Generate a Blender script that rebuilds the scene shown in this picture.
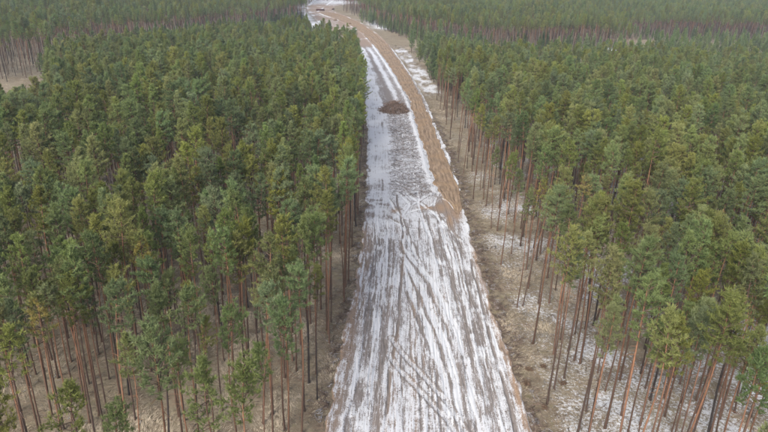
import bpy, math, random
import numpy as np
from mathutils import Matrix, Vector

for o in list(bpy.data.objects):
    bpy.data.objects.remove(o)
scene = bpy.context.scene
COL = scene.collection
R = math.radians

# ------------------------------------------------------------------ camera
CAM_H = 50.0
PITCH = 22.83
ROLL = 2.0
cam_data = bpy.data.cameras.new("camera")
cam_data.sensor_width = 36.0
cam_data.lens = 36.0 * 620.0 / 768.0
cam_data.clip_start = 0.5
cam_data.clip_end = 9000.0
cam = bpy.data.objects.new("camera", cam_data)
COL.objects.link(cam)
cam.matrix_world = (Matrix.Translation((0, 0, CAM_H)) @ Matrix.Rotation(R(90 - PITCH), 4, 'X')
                    @ Matrix.Rotation(R(ROLL), 4, 'Z'))
scene.camera = cam

# ------------------------------------------------------------------ world, sun, exposure
SUN_EL, SUN_AZ = 38.0, 205.0          # behind the camera and to its left, diffused by cloud
world = bpy.data.worlds.new("World")
scene.world = world
world.use_nodes = True
wn = world.node_tree
sky = wn.nodes.new("ShaderNodeTexSky")
sky.sky_type = 'NISHITA'
sky.sun_disc = False
sky.sun_elevation = R(SUN_EL)
sky.sun_rotation = R(SUN_AZ)
sky.air_density = 0.55
sky.dust_density = 4.0
sky.ozone_density = 0.6
bg = wn.nodes["Background"]
bg.inputs["Strength"].default_value = 0.15
wn.links.new(sky.outputs[0], bg.inputs["Color"])
sun_d = bpy.data.lights.new("sun", 'SUN')
sun_d.energy = 1.5
sun_d.angle = R(22)
sun_d.color = (1.0, 0.97, 0.93)
sun = bpy.data.objects.new("sun", sun_d)
COL.objects.link(sun)
az = R(SUN_AZ)
sdir = Vector((math.sin(az) * math.cos(R(SUN_EL)), math.cos(az) * math.cos(R(SUN_EL)), math.sin(R(SUN_EL))))
sun.rotation_euler = sdir.to_track_quat('Z', 'Y').to_euler()
sun.location = (-60, -80, 120)
scene.view_settings.view_transform = 'Standard'
scene.view_settings.look = 'None'
scene.view_settings.gamma = 1.0
scene.view_settings.use_curve_mapping = False
scene.view_settings.exposure = 1.15
scene.cycles.max_bounces = 6
scene.cycles.diffuse_bounces = 4
scene.cycles.glossy_bounces = 1
scene.cycles.transmission_bounces = 3
scene.cycles.volume_bounces = 1
scene.cycles.transparent_max_bounces = 4

# ------------------------------------------------------------------ helpers
def tag(o, label=None, cat=None, group=None, kind=None):
    if label: o["label"] = label
    if cat: o["category"] = cat
    if group: o["group"] = group
    if kind: o["kind"] = kind
    return o

def mesh_np(name, verts, faces, mats, attrs=None, smooth=False):
    """verts (n,3), faces (m,k) all the same k"""
    verts = np.ascontiguousarray(verts, dtype=np.float32)
    faces = np.ascontiguousarray(faces, dtype=np.int32)
    me = bpy.data.meshes.new(name)
    n, m, k = len(verts), len(faces), faces.shape[1]
    me.vertices.add(n); me.vertices.foreach_set("co", verts.ravel())
    me.loops.add(m * k); me.loops.foreach_set("vertex_index", faces.ravel())
    me.polygons.add(m)
    me.polygons.foreach_set("loop_start", np.arange(0, m * k, k, dtype=np.int32))
    me.polygons.foreach_set("loop_total", np.full(m, k, dtype=np.int32))
    if smooth:
        me.polygons.foreach_set("use_smooth", np.ones(m, dtype=bool))
    for a, v in (attrs or {}).items():
        at = me.attributes.new(a, 'FLOAT', 'POINT')
        at.data.foreach_set("value", np.ascontiguousarray(v, dtype=np.float32))
    me.update(calc_edges=True)
    for mt in (mats if isinstance(mats, (list, tuple)) else [mats]):
        me.materials.append(mt)
    return me

def link(name, me, parent=None):
    o = bpy.data.objects.new(name, me)
    COL.objects.link(o)
    if parent is not None: o.parent = parent
    return o

def empty(name, loc, rot=(0, 0, 0), scale=1.0):
    o = bpy.data.objects.new(name, None)
    o.empty_display_size = 0.5
    COL.objects.link(o)
    o.location = loc; o.rotation_euler = rot; o.scale = (scale,) * 3
    return o

def hash2(ix, iy, seed):
    h = (ix.astype(np.int64) * 374761393 + iy.astype(np.int64) * 668265263 + seed * 1442695041) & 0xFFFFFFFF
    h = ((h ^ (h >> 13)) * 1274126177) & 0xFFFFFFFF
    return ((h ^ (h >> 16)) & 0xFFFFFF) / float(0xFFFFFF)

def vnoise(x, y, seed=0):
    x0, y0 = np.floor(x), np.floor(y)
    fx, fy = x - x0, y - y0
    fx = fx * fx * (3 - 2 * fx); fy = fy * fy * (3 - 2 * fy)
    a = hash2(x0, y0, seed); b = hash2(x0 + 1, y0, seed)
    c = hash2(x0, y0 + 1, seed); d = hash2(x0 + 1, y0 + 1, seed)
    return (a * (1 - fx) + b * fx) * (1 - fy) + (c * (1 - fx) + d * fx) * fy

def fbm(x, y, seed=0, oct=4):
    v, a, s = 0, 0.5, 0
    for i in range(oct):
        v = v + a * vnoise(x * 2 ** i, y * 2 ** i, seed + 17 * i); s += a; a *= 0.5
    return v / s

def sstep(a, b, x):
    t = np.clip((x - a) / (b - a), 0, 1)
    return t * t * (3 - 2 * t)

def interp(y, pts):
    """pts (x, y) listed with y rising -> x at y"""
    p = np.array(pts)
    return np.interp(y, p[:, 1], p[:, 0])

def polydist(X, Y, pts):
    """distance to a polyline, signed side and the run along it"""
    best = np.full(X.shape, 1e9); run = np.zeros(X.shape); side = np.zeros(X.shape); acc = 0.0
    for (x0, y0), (x1, y1) in zip(pts[:-1], pts[1:]):
        dx, dy = x1 - x0, y1 - y0; L = math.hypot(dx, dy)
        t = np.clip(((X - x0) * dx + (Y - y0) * dy) / (L * L), 0, 1)
        px, py = X - x0 - t * dx, Y - y0 - t * dy
        d = np.hypot(px, py); m = d < best
        best = np.where(m, d, best); run = np.where(m, acc + t * L, run)
        side = np.where(m, np.sign(dx * py - dy * px) * d, side); acc += L
    return best, side, run

# ------------------------------------------------------------------ materials
class NT:
    def __init__(self, name):
        self.m = bpy.data.materials.new(name); self.m.use_nodes = True
        self.t = self.m.node_tree; self.b = self.t.nodes["Principled BSDF"]
        self.out = self.t.nodes["Material Output"]
        self.b.inputs["Roughness"].default_value = 0.9
        self.b.inputs["Specular IOR Level"].default_value = 0.2
    def n(self, k, **kw):
        x = self.t.nodes.new(k)
        for a, v in kw.items(): setattr(x, a, v)
        return x
    def l(self, a, b): self.t.links.new(a, b)
    def attr(self, name): return self.n("ShaderNodeAttribute", attribute_name=name).outputs["Fac"]
    def coord(self): return self.n("ShaderNodeTexCoord").outputs["Object"]
    def noise(self, scale, detail=4, rough=0.6, vec=None, sx=None):
        x = self.n("ShaderNodeTexNoise")
        x.inputs["Scale"].default_value = scale; x.inputs["Detail"].default_value = detail
        x.inputs["Roughness"].default_value = rough
        v = vec or self.coord()
        if sx:
            mp = self.n("ShaderNodeMapping"); mp.inputs["Scale"].default_value = sx
            self.l(v, mp.inputs["Vector"]); v = mp.outputs[0]
        self.l(v, x.inputs["Vector"]); return x.outputs["Fac"]
    def math(self, op, a, b=None, clamp=False):
        x = self.n("ShaderNodeMath", operation=op, use_clamp=clamp)
        for i, v in enumerate((a, b)):
            if v is None: continue
            if isinstance(v, (int, float)): x.inputs[i].default_value = v
            else: self.l(v, x.inputs[i])
        return x.outputs[0]
    def ramp(self, fac, lo, hi):
        x = self.n("ShaderNodeMapRange", interpolation_type='SMOOTHSTEP')
        x.inputs["From Min"].default_value = lo; x.inputs["From Max"].default_value = hi
        self.l(fac, x.inputs["Value"]); return x.outputs["Result"]
    def mix(self, fac, a, b):
        x = self.n("ShaderNodeMix", data_type='RGBA')
        if isinstance(fac, (int, float)): x.inputs[0].default_value = fac
        else: self.l(fac, x.inputs[0])
        for i, v in ((6, a), (7, b)):
            if isinstance(v, tuple): x.inputs[i].default_value = (*v, 1)
            else: self.l(v, x.inputs[i])
        return x.outputs[2]
    def bump(self, h, strength, dist):
        x = self.n("ShaderNodeBump"); x.inputs["Strength"].default_value = strength
        x.inputs["Distance"].default_value = dist
        self.l(h, x.inputs["Height"]); self.l(x.outputs[0], self.b.inputs["Normal"])
    def color(self, c):
        if isinstance(c, tuple): self.b.inputs["Base Color"].default_value = (*c, 1)
        else: self.l(c, self.b.inputs["Base Color"])

SNOW = (0.500, 0.525, 0.545)

def mat_floor():
    k = NT("forest_floor")
    n1 = k.noise(0.35, 5, 0.65); n2 = k.noise(2.2, 5, 0.7); n3 = k.noise(9, 3, 0.6)
    base = k.mix(k.ramp(n2, 0.35, 0.65), (0.155, 0.132, 0.088), (0.280, 0.242, 0.165))
    base = k.mix(k.ramp(n1, 0.42, 0.7), base, (0.182, 0.140, 0.096))
    base = k.mix(k.ramp(n3, 0.55, 0.8), base, (0.085, 0.066, 0.048))
    base = k.mix(k.math('MULTIPLY', k.attr("litter"), k.ramp(k.noise(1.1, 5, 0.75), 0.40, 0.62)), base, (0.075, 0.056, 0.042))
    base = k.mix(k.math('MULTIPLY', k.ramp(k.noise(0.09, 5, 0.7), 0.46, 0.62), 0.55), base, (0.125, 0.098, 0.066))
    moss = k.math('MULTIPLY', k.ramp(k.noise(0.6, 4, 0.6), 0.55, 0.72), 0.45)
    base = k.mix(moss, base, (0.16, 0.15, 0.07))
    sn = k.math('ADD', k.attr("snow"), k.math('MULTIPLY', k.math('SUBTRACT', k.noise(2.6, 6, 0.8), 0.5), 2.4))
    sn = k.math('ADD', sn, k.math('MULTIPLY', k.math('SUBTRACT', n3, 0.5), 0.8))
    sn = k.ramp(sn, 0.36, 0.70)
    k.color(k.mix(sn, base, SNOW))
    k.bump(k.math('ADD', n2, n3), 0.6, 0.12)
    return k.m

def mat_strip():
    k = NT("snowy_mud")
    co = k.coord()
    f1 = k.noise(1.0, 4, 0.65, co, (8.0, 0.75, 3)); f2 = k.noise(4.5, 6, 0.75, co)
    mud = k.mix(k.ramp(f1, 0.3, 0.7), (0.132, 0.118, 0.108), (0.205, 0.185, 0.170))
    sand = k.mix(k.ramp(f2, 0.3, 0.7), (0.200, 0.130, 0.080), (0.28, 0.205, 0.14))
    base = k.mix(k.attr("sand"), mud, sand)
    sn = k.math('ADD', k.attr("snow"), k.math('MULTIPLY', k.math('SUBTRACT', f2, 0.5), 1.5))
    sn = k.math('ADD', sn, k.math('MULTIPLY', k.math('SUBTRACT', f1, 0.5), 1.5))
    sn = k.math('ADD', sn, k.math('MULTIPLY', k.math('SUBTRACT', k.noise(1.0, 3, 0.7, co, (12.0, 5.0, 6)), 0.5), 1.5))
    sn = k.math('MULTIPLY', k.ramp(sn, 0.20, 0.86), 0.94)
    k.color(k.mix(sn, base, SNOW))
    k.bump(k.math('ADD', f1, f2), 0.5, 0.06)
    return k.m

def mat_sand():
    k = NT("damp_sand")
    co = k.coord()
    f1 = k.noise(1.0, 5, 0.7, co, (2.0, 0.22, 1)); f2 = k.noise(1.6, 6, 0.78, co); f3 = k.noise(0.22, 3, 0.5, co)
    a = k.mix(k.ramp(f1, 0.3, 0.7), (0.118, 0.083, 0.055), (0.290, 0.218, 0.148))
    a = k.mix(k.ramp(f3, 0.45, 0.65), a, (0.232, 0.165, 0.102))
    a = k.mix(k.math('MULTIPLY', k.ramp(f2, 0.50, 0.68), 0.7), a, (0.115, 0.080, 0.056))
    sn = k.math('ADD', k.attr("snow"), k.math('MULTIPLY', k.math('SUBTRACT', f2, 0.5), 0.8))
    k.color(k.mix(k.ramp(sn, 0.35, 0.7), a, SNOW))
    k.bump(k.math('ADD', f1, f2), 0.5, 0.08)
    return k.m

def mat_bark(name, low, high, zc):
    k = NT(name)
    co = k.coord()
    sep = k.n("ShaderNodeSeparateXYZ"); k.l(co, sep.inputs[0])
    n = k.noise(1.0, 4, 0.7, co, (6, 6, 1.3))
    z = k.math('ADD', sep.outputs["Z"], k.math('MULTIPLY', k.math('SUBTRACT', n, 0.5), 7.0))
    up = k.ramp(z, zc - 5.0, zc + 5.0)
    c = k.mix(up, low, high)
    c = k.mix(k.math('MULTIPLY', k.attr("tip"), 0.85), c, (0.085, 0.068, 0.05))
    rnd = k.n("ShaderNodeObjectInfo").outputs["Random"]
    c = k.mix(k.math('MULTIPLY', k.ramp(n, 0.4, 0.7), 0.6), c, tuple(v * 0.45 for v in low))
    hs = k.n("ShaderNodeHueSaturation"); k.l(c, hs.inputs["Color"])
    k.l(k.math('ADD', k.math('MULTIPLY', rnd, 0.6), 0.7), hs.inputs["Value"])
    k.color(hs.outputs[0])
    k.bump(n, 0.7, 0.05)
    return k.m

def mat_needles(name, dark, light, dead=None):
    k = NT(name)
    co = k.coord()
    rnd = k.n("ShaderNodeObjectInfo").outputs["Random"]
    n = k.noise(0.9, 3, 0.6, co)
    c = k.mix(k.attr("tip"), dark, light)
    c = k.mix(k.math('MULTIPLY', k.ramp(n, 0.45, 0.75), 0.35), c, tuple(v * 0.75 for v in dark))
    if dead:
        c = k.mix(k.ramp(k.noise(0.42, 2, 0.5, co), 0.48, 0.58), c, dead)
    hs = k.n("ShaderNodeHueSaturation"); k.l(c, hs.inputs["Color"])
    k.l(k.math('ADD', k.math('MULTIPLY', rnd, 0.028), 0.484), hs.inputs["Hue"])
    r2 = k.math('FRACT', k.math('MULTIPLY', rnd, 17.3))
    k.l(k.math('ADD', k.math('MULTIPLY', r2, 0.55), 0.74), hs.inputs["Value"])
    r3 = k.math('FRACT', k.math('MULTIPLY', rnd, 41.7))
    k.l(k.math('ADD', k.math('MULTIPLY', r3, 0.30), 0.86), hs.inputs["Saturation"])
    k.color(hs.outputs[0])
    k.b.inputs["Roughness"].default_value = 0.65
    tr = k.n("ShaderNodeBsdfTranslucent"); k.l(hs.outputs[0], tr.inputs["Color"])
    mx = k.n("ShaderNodeMixShader"); mx.inputs[0].default_value = 0.45
    k.l(k.b.outputs[0], mx.inputs[1]); k.l(tr.outputs[0], mx.inputs[2]); k.l(mx.outputs[0], k.out.inputs["Surface"])
    return k.m

def mat_plain(name, a, b, scale=3.0, snow=0.0):
    k = NT(name)
    n = k.noise(scale, 4, 0.7)
    c = k.mix(k.ramp(n, 0.3, 0.7), a, b)
    if snow:
        g = k.n("ShaderNodeNewGeometry"); s = k.n("ShaderNodeSeparateXYZ"); k.l(g.outputs["Normal"], s.inputs[0])
        f = k.math('MULTIPLY', k.ramp(s.outputs["Z"], 0.5, 0.9), k.ramp(k.noise(0.8, 3), 0.62 - snow * 0.3, 0.72 - snow * 0.3))
        c = k.mix(f, c, SNOW)
    k.color(c)
    return k.m

M_FLOOR, M_STRIP, M_SAND = mat_floor(), mat_strip(), mat_sand()
BARKS = [mat_bark("bark_red", (0.085, 0.053, 0.038), (0.200, 0.106, 0.062), 8.5),
         mat_bark("bark_grey", (0.062, 0.043, 0.034), (0.165, 0.090, 0.056), 10.0),
         mat_bark("bark_dark", (0.034, 0.028, 0.026), (0.110, 0.066, 0.048), 12.0)]
BARK_WORD = ["reddish trunk", "grey-brown trunk", "dark trunk"]
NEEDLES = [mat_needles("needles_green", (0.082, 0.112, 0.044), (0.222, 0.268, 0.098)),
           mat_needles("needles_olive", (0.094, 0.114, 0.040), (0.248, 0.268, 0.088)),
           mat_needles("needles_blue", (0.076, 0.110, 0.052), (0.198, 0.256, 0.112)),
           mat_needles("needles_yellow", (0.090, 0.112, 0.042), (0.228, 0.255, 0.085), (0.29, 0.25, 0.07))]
TINT_WORD = ["green", "olive-green", "blue-green", "partly yellowed"]
M_GRASS = mat_plain("dry_grass", (0.20, 0.168, 0.118), (0.44, 0.38, 0.285), 2.5)
M_BRUSH = mat_plain("dead_branches", (0.07, 0.05, 0.04), (0.17, 0.125, 0.10), 2.0, 0.35)
M_BRUSH_SNOW = mat_plain("snowy_branches", (0.10, 0.08, 0.07), (0.20, 0.16, 0.135), 2.0, 0.9)
M_PILE = mat_plain("brush_heap", (0.085, 0.060, 0.046), (0.25, 0.18, 0.14), 1.6, 0.15)
M_CLOD = mat_plain("mud_clod", (0.085, 0.068, 0.056), (0.17, 0.135, 0.11), 3.0)
M_LOG = mat_plain("log_bark", (0.045, 0.026, 0.022), (0.11, 0.055, 0.046), 2.0)
M_BIRCH = mat_plain("birch_bark", (0.26, 0.235, 0.22), (0.42, 0.39, 0.37), 1.5)
M_TWIG = mat_plain("bare_twigs", (0.17, 0.135, 0.125), (0.27, 0.225, 0.21), 1.0)
M_SHRUB = mat_plain("heather", (0.075, 0.05, 0.035), (0.15, 0.105, 0.07), 4.0)

# ------------------------------------------------------------------ layout of the clearing (metres)
STRIP_L = [(-6.6, 40), (-6.39, 53.1), (-5.94, 55.1), (-5.5, 64.5), (-4.9, 75.9), (-4.3, 90.9), (-4.0, 106.7), (-4.1, 127.5),
           (-5.45, 175.6), (-9.7, 247.7), (-16.6, 323.1), (-22.0, 360), (-32.0, 400), (-44.0, 437), (-60.0, 520), (-72, 575), (-84, 640), (-90, 760)]
STRIP_R = [(18.0, 40), (17.85, 53.5), (17.65, 56.3), (17.7, 68.3), (17.4, 77.3), (17.2, 89.7), (17.1, 108.4), (17.1, 123.1), (17.4, 139.4),
           (16.6, 174.1), (15.4, 195.8), (13.9, 233), (10.6, 277.7), (5.8, 328), (-0.4, 384.6), (-8.6, 438.6), (-22.5, 508), (-38, 563), (-54, 607), (-58, 667), (-44, 709), (-20, 760)]
SAND_L = [(15.2, 119.6), (13.8, 127.4), (12.1, 135.5), (11.3, 149.9), (10.5, 173.4), (9.7, 188.9), (7.9, 232), (3.6, 276.5), (-2.3, 326.3),
          (-9.6, 382.4), (-17.9, 436.2), (-30.9, 490.8), (-45.2, 533.6), (-58, 564.9), (-66, 590)]
SAND_R = [(16.4, 119.6), (17.3, 129.6), (16.9, 139.4), (16.5, 154.6), (15.8, 174.1), (14.8, 195.7), (13.2, 232.9), (9.9, 277.7), (4.95, 327.9),
          (-1.2, 384.6), (-9.8, 438.6), (-24.2, 508.2), (-40.75, 562.7), (-52, 590)]
Y0, Y1 = 40.0, 760.0

def strip_mask(X, Y, pad=0.0):
    return (X > interp(Y, STRIP_L) - pad) & (X < interp(Y, STRIP_R) + pad) & (Y > 20)

# ------------------------------------------------------------------ ground
def axis(segs):
    out = [segs[0][0]]
    for a, b, st in segs:
        n = max(1, int(round((b - a) / st)))
        out += list(np.linspace(a, b, n + 1)[1:])
    return np.array(out)

def grid_faces(nx, ny):
    i = np.arange((ny - 1) * (nx - 1)); r, c = i // (nx - 1), i % (nx - 1)
    a = r * nx + c
    return np.stack([a, a + 1, a + nx + 1, a + nx], 1)

def floor_snow(X, Y):
    xl, xr = interp(Y, STRIP_L), interp(Y, STRIP_R)
    big = fbm(X / 9.0, Y / 9.0, 5, 3)
    s = 0.14 + 0.55 * (big - 0.5)
    right = sstep(1.0, 5.0, X - xr) * sstep(240, 150, Y)
    s = s + right * (0.14 + 0.75 * (fbm(X / 6.0, Y / 6.0, 9, 3) - 0.45))
    s = s + 0.16 * right * sstep(85, 60, Y)
    s = s - 0.18 * sstep(0, -6, X - xl) * sstep(250, 200, Y)
    # the snowy verge between the sandy road and the far right stand
    s = s + (0.28 + 1.3 * (fbm(X / 2.2, Y / 5.0, 12, 3) - 0.38)) * np.exp(-((X - xr - 4.5) / 4.2) ** 4) * sstep(232, 246, Y) * sstep(385, 360, Y)
    # the patch on the ride far right, the path beyond, and snow left of the brown ground
    s = s + 0.9 * np.exp(-((polydist(X, Y, [(136, 405), (143, 392), (152, 378)])[0]) / 4.0) ** 2)
    s = s + 0.8 * np.exp(-((polydist(X, Y, [(-72, 655), (-50, 709), (-5, 735)])[0]) / 5.0) ** 2)
    s = s + 0.55 * np.exp(-((X - xl + 5) / 5.0) ** 2) * sstep(380, 410, Y)
    s = s + 0.5 * np.exp(-((X - xr - 10) / 8.0) ** 2) * sstep(455, 480, Y) * sstep(545, 520, Y)
    return s

gx = axis([(-4000, -1200, 350), (-1200, -300, 60), (-300, -70, 6), (-70, 60, 0.55), (60, 300, 6), (300, 1200, 60), (1200, 4000, 350)])
gy = axis([(-2500, -200, 250), (-200, 20, 20), (20, 150, 0.55), (150, 260, 1.6), (260, 400, 2.5), (400, 800, 6), (800, 1500, 50), (1500, 6000, 400)])
X, Y = np.meshgrid(gx, gy)
nearw = sstep(420, 200, np.hypot(X, Y))
Z = ((fbm(X / 3.0, Y / 3.0, 1, 4) - 0.5) * 0.55 + (fbm(X / 25.0, Y / 25.0, 2, 2) - 0.5) * 0.9) * nearw
inside = np.minimum(X - interp(Y, STRIP_L), interp(Y, STRIP_R) - X)
inside = np.where((Y > Y0 - 2) & (Y < Y1 + 2), inside, -5)
Z = Z * sstep(0.5, -4.0, inside) - 0.9 * sstep(0.5, 2.0, inside)
snow = floor_snow(X, Y)
litter_a = np.exp(-(np.clip(-inside, 0, 99) / 2.6) ** 2) * np.where(X > 5, 1.0, 0.6) * sstep(260, 200, Y) + 0.25
ground = link("ground", mesh_np("ground", np.stack([X, Y, Z], -1).reshape(-1, 3), grid_faces(len(gx), len(gy)), M_FLOOR,
                                {"snow": snow.ravel(), "litter": litter_a.ravel()}, True))
tag(ground, "tan forest floor of dry grass and patchy snow under the pines", kind="structure")

def ground_z(x, y):
    x, y = np.asarray(x, float), np.asarray(y, float)
    z = ((fbm(x / 3.0, y / 3.0, 1, 4) - 0.5) * 0.55 + (fbm(x / 25.0, y / 25.0, 2, 2) - 0.5) * 0.9) * sstep(420, 200, np.hypot(x, y))
    ins = np.minimum(x - interp(y, STRIP_L), interp(y, STRIP_R) - x)
    return z * sstep(0.5, -4.0, ins)

# ------------------------------------------------------------------ the cleared strip: ruts, tyre tracks, thin snow
def strip_rows():
    ys, y = [Y0], Y0
    while y < Y1:
        y += max(0.16, 0.75 * (y * y + 2500) / (50 * 827.0)) if y < 260 else 2.6
        ys.append(min(y, Y1))
    return np.array(ys)

rows = strip_rows()
NU = 270
U = np.linspace(0, 1, NU)
xl, xr = interp(rows, STRIP_L) - 1.9, interp(rows, STRIP_R) + 1.9
X = xl[:, None] + (xr - xl)[:, None] * U[None, :]
Y = np.repeat(rows[:, None], NU, 1)
L = X - interp(Y, STRIP_L)                    # metres from the left edge
Wd = interp(Y, STRIP_R) - interp(Y, STRIP_L)
Rr = Wd - L                                   # metres from the right edge
lat = L + (fbm(X / 30.0, Y / 30.0, 31, 2) - 0.5) * 2.0

h = np.zeros_like(X)
st0 = vnoise(lat / 0.14, Y / 2.6, 40)
st1 = vnoise(lat / 0.26, Y / 7.0, 41)
st2 = vnoise(lat / 0.6, Y / 14.0, 42)
st3 = vnoise(lat / 1.6, Y / 35.0, 43)
blot = fbm(X / 2.4, Y / 3.6, 44, 4)
blot2 = fbm(X / 0.7, Y / 0.9, 45, 3)
big = fbm(X / 7.0, Y / 12.0, 46, 3)
near = sstep(128, 108, Y)                     # lane zone of long parallel tracks
mid = sstep(108, 122, Y) * sstep(142, 130, Y) # crossing tracks
brash = sstep(128, 140, Y) * sstep(0.0, 2.6, X + (fbm(X / 3.0, Y / 6.0, 57, 3) - 0.5) * 4.0 - interp(Y, [(-0.2, 107), (0.3, 128), (1.0, 176.4), (-3.0, 230), (-10.5, 324), (-20, 380)]))
brash = brash * sstep(300, 215, Y)
streak = 0.55 * (st0 - 0.5) + 0.32 * (st1 - 0.5) + 0.14 * (st2 - 0.5) + 0.10 * (st3 - 0.5)
S = 0.66 + near * streak + (1 - near) * 0.45 * streak + 0.42 * (blot - 0.5) + 0.50 * (blot2 - 0.5) + 0.22 * (big - 0.5)
sandA = np.zeros_like(X)

def rut(pts, w, depth, ds, soft=0.35, breakup=0.0, lug=0.0, seed=0, ridge=0.35):
    """a wheel track: a groove w wide with thrown-up edges"""
    global h, S
    d, side, run = polydist(X, Y, pts)
    wob = (vnoise(run / 5.0, run * 0 + seed, seed) - 0.5) * 0.5
    d = np.abs(side + wob) + np.where(d > np.abs(side) + 0.6, 50, 0)
    core = sstep(w / 2 + soft, w / 2, d)
    edge = np.exp(-((d - w / 2 - soft) / 0.16) ** 2)
    br = 1.0
    if breakup: br = sstep(0.5 - breakup, 0.5 + breakup * 0.4, fbm(run / 3.2, run * 0 + seed * 3.1, seed + 7, 3) + 0.1)
    h = h - core * depth * br + edge * depth * ridge
    S = S + ds * core * br
    if lug:
        S = S + lug * core * np.sign(np.sin(run * 6.2832 / 0.55 + np.abs(side) * 3.0)) * 0.5

# many thin tyre lines along and slightly across the lanes
rl = random.Random(21)
for i in range(40):
    x0 = rl.uniform(-4.5, 16.0); ya = rl.uniform(40, 92); yb = min(ya + rl.uniform(14, 55), 118)
    dr = rl.gauss(0, 0.9); q = [(x0 + dr * t + 0.25 * math.sin(3 * t + i) - 0.012 * (ya + (yb - ya) * t - 90) * (1 if x0 > 6 else -0.6), ya + (yb - ya) * t) for t in (0, 0.33, 0.66, 1)]
    sgn = -1 if rl.random() < 0.62 else 0.8
    w = rl.uniform(0.10, 0.22)
    rut(q, w, 0.06, sgn * rl.uniform(0.22, 0.45), 0.06, 0.3, 0.0, 200 + i)
    rut([(a_ + 1.9, b_) for a_, b_ in q], w, 0.06, sgn * rl.uniform(0.2, 0.4), 0.06, 0.3, 0.0, 300 + i)
LANE_A = [(-0.6, 107), (-1.4, 88.4), (-1.8, 70.1), (-2.8, 58.1), (-3.2, 50), (-3.4, 40)]
LANE_B = [(1.7, 107), (1.1, 88.6), (0.6, 74.3), (0.0, 61.3), (-0.6, 54.2), (-1.4, 40)]
rut(LANE_A, 0.8, 0.10, -0.50, 0.4, 0.22, 0, 3)
rut(LANE_B, 0.7, 0.10, -0.50, 0.4, 0.22, 0, 4)
rut([(2.6, 131), (3.7, 114.4), (3.5, 98.9), (2.6, 76.2), (1.4, 63.3), (0.5, 50), (0, 40)], 0.30, 0.14, -0.85, 0.12, 0.30, 0, 5)
rut([(-2.3, 107), (-2.9, 88), (-3.6, 70), (-4.5, 57), (-5, 40)], 0.5, 0.06, -0.35, 0.3, 0.3, 0, 6)
for i, (p, ds, w) in enumerate([
        ([(3.7, 100.9), (6.3, 90), (8.7, 76.8), (9.6, 67.4), (9.8, 55.9), (9.7, 40)], 0.42, 0.8),
        ([(3.7, 103), (8.1, 91.8), (11, 78.3), (11.8, 65.5), (11.7, 54.7), (11.5, 40)], 0.42, 0.6),
        ([(3.65, 98.1), (4.6, 88.2), (7.0, 76.7), (8.6, 65.3), (8.6, 55.9), (8.4, 40)], 0.40, 0.6),
        ([(3.5, 104), (7.2, 92), (9.9, 78), (10.8, 66), (10.8, 40)], -0.45, 0.22),
        ([(3.5, 100), (5.3, 90), (7.9, 77), (9.0, 66), (9.2, 40)], -0.45, 0.20),
        ([(3.6, 97), (4.0, 88), (6.2, 76.7), (7.6, 66), (7.7, 40)], -0.42, 0.20)]):
    rut(p, w, 0.05, ds, 0.25, 0.0, 0, 20 + i)
rut([(10.9, 108), (12, 87), (12.3, 71), (11.6, 58), (11.2, 40)], 0.8, 0.09, -0.38, 0.5, 0.24, 0, 8)
rut([(14.2, 110.5), (15.0, 89.6), (14.1, 67.5), (13.6, 54.8), (13.2, 40)], 0.8, 0.09, -0.38, 0.5, 0.24, 0, 9)
rut([(15.9, 100), (15.9, 80.5), (15.9, 61.6), (15.7, 40)], 0.28, 0.14, -0.8, 0.15, 0.3, 0, 10)
rut([(9.2, 120), (9.9, 105), (10.2, 92)], 0.4, 0.07, -0.45, 0.2, 0.3, 0, 11)
rut([(13.0, 131), (13.6, 122), (14.0, 112), (14.6, 100)], 0.45, 0.07, -0.35, 0.25, 0.3, 0, 12)
for i, x in enumerate((4.6, 5.3, 6.2, 6.9, 7.4)):
    rut([(x - 0.2, 70), (x, 60), (x - 0.2, 50), (x - 0.5, 40)], 0.22, 0.07, -0.30, 0.12, 0.32, 0.22, 50 + i)
# the wheel pair that cuts across the lanes, with lugged prints between
for i, p in enumerate(([(1.2, 70.4), (2.5, 67.4), (8.4, 57.7), (10.2, 52)], [(1.6, 74.4), (2.8, 71.3), (8.7, 60.7), (10.8, 54)])):
    d, side, run = polydist(X, Y, p)
    core = sstep(0.42, 0.26, d)
    S = S * (1 - core) + core * (0.60 + 0.25 * (blot2 - 0.5))
    h = h - 0.06 * core + 0.03 * np.exp(-((d - 0.45) / 0.12) ** 2)
    S = S - 0.60 * np.exp(-((d - 0.46) / 0.11) ** 2)
# the crossing, turning tracks half way up
rng = random.Random(8)
CROSS = [[(3.0, 132.6), (5.4, 126), (5.2, 125), (3.5, 118), (4.5, 108), (6.5, 98)], [(9.4, 131.3), (6.9, 126.8), (3.5, 122)],
         [(10.9, 127), (9.0, 124), (5.0, 121)], [(1.0, 128), (3.2, 119), (3.8, 112), (3.8, 103)],
         [(12.5, 134), (10.5, 125), (11.5, 113), (12.0, 100)], [(8.0, 138), (7.2, 126), (8.5, 112), (10, 98)],
         [(2.5, 140), (6.0, 130), (11.0, 120), (14.5, 108)], [(0.5, 118), (4.5, 113), (9, 112), (13, 116)]]
for i, p in enumerate(CROSS):
    rut(p, 0.34, 0.11, 0.34, 0.2, 0.3, 0, 70 + i)
    rut([(x + 0.55, y + 0.4) for x, y in p], 0.16, 0.05, -0.35, 0.12, 0.3, 0, 90 + i)
lowm = mid * sstep(0.52, 0.62, fbm(X / 3.0, Y / 2.2, 61, 3))
S = S - 0.35 * lowm
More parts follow.
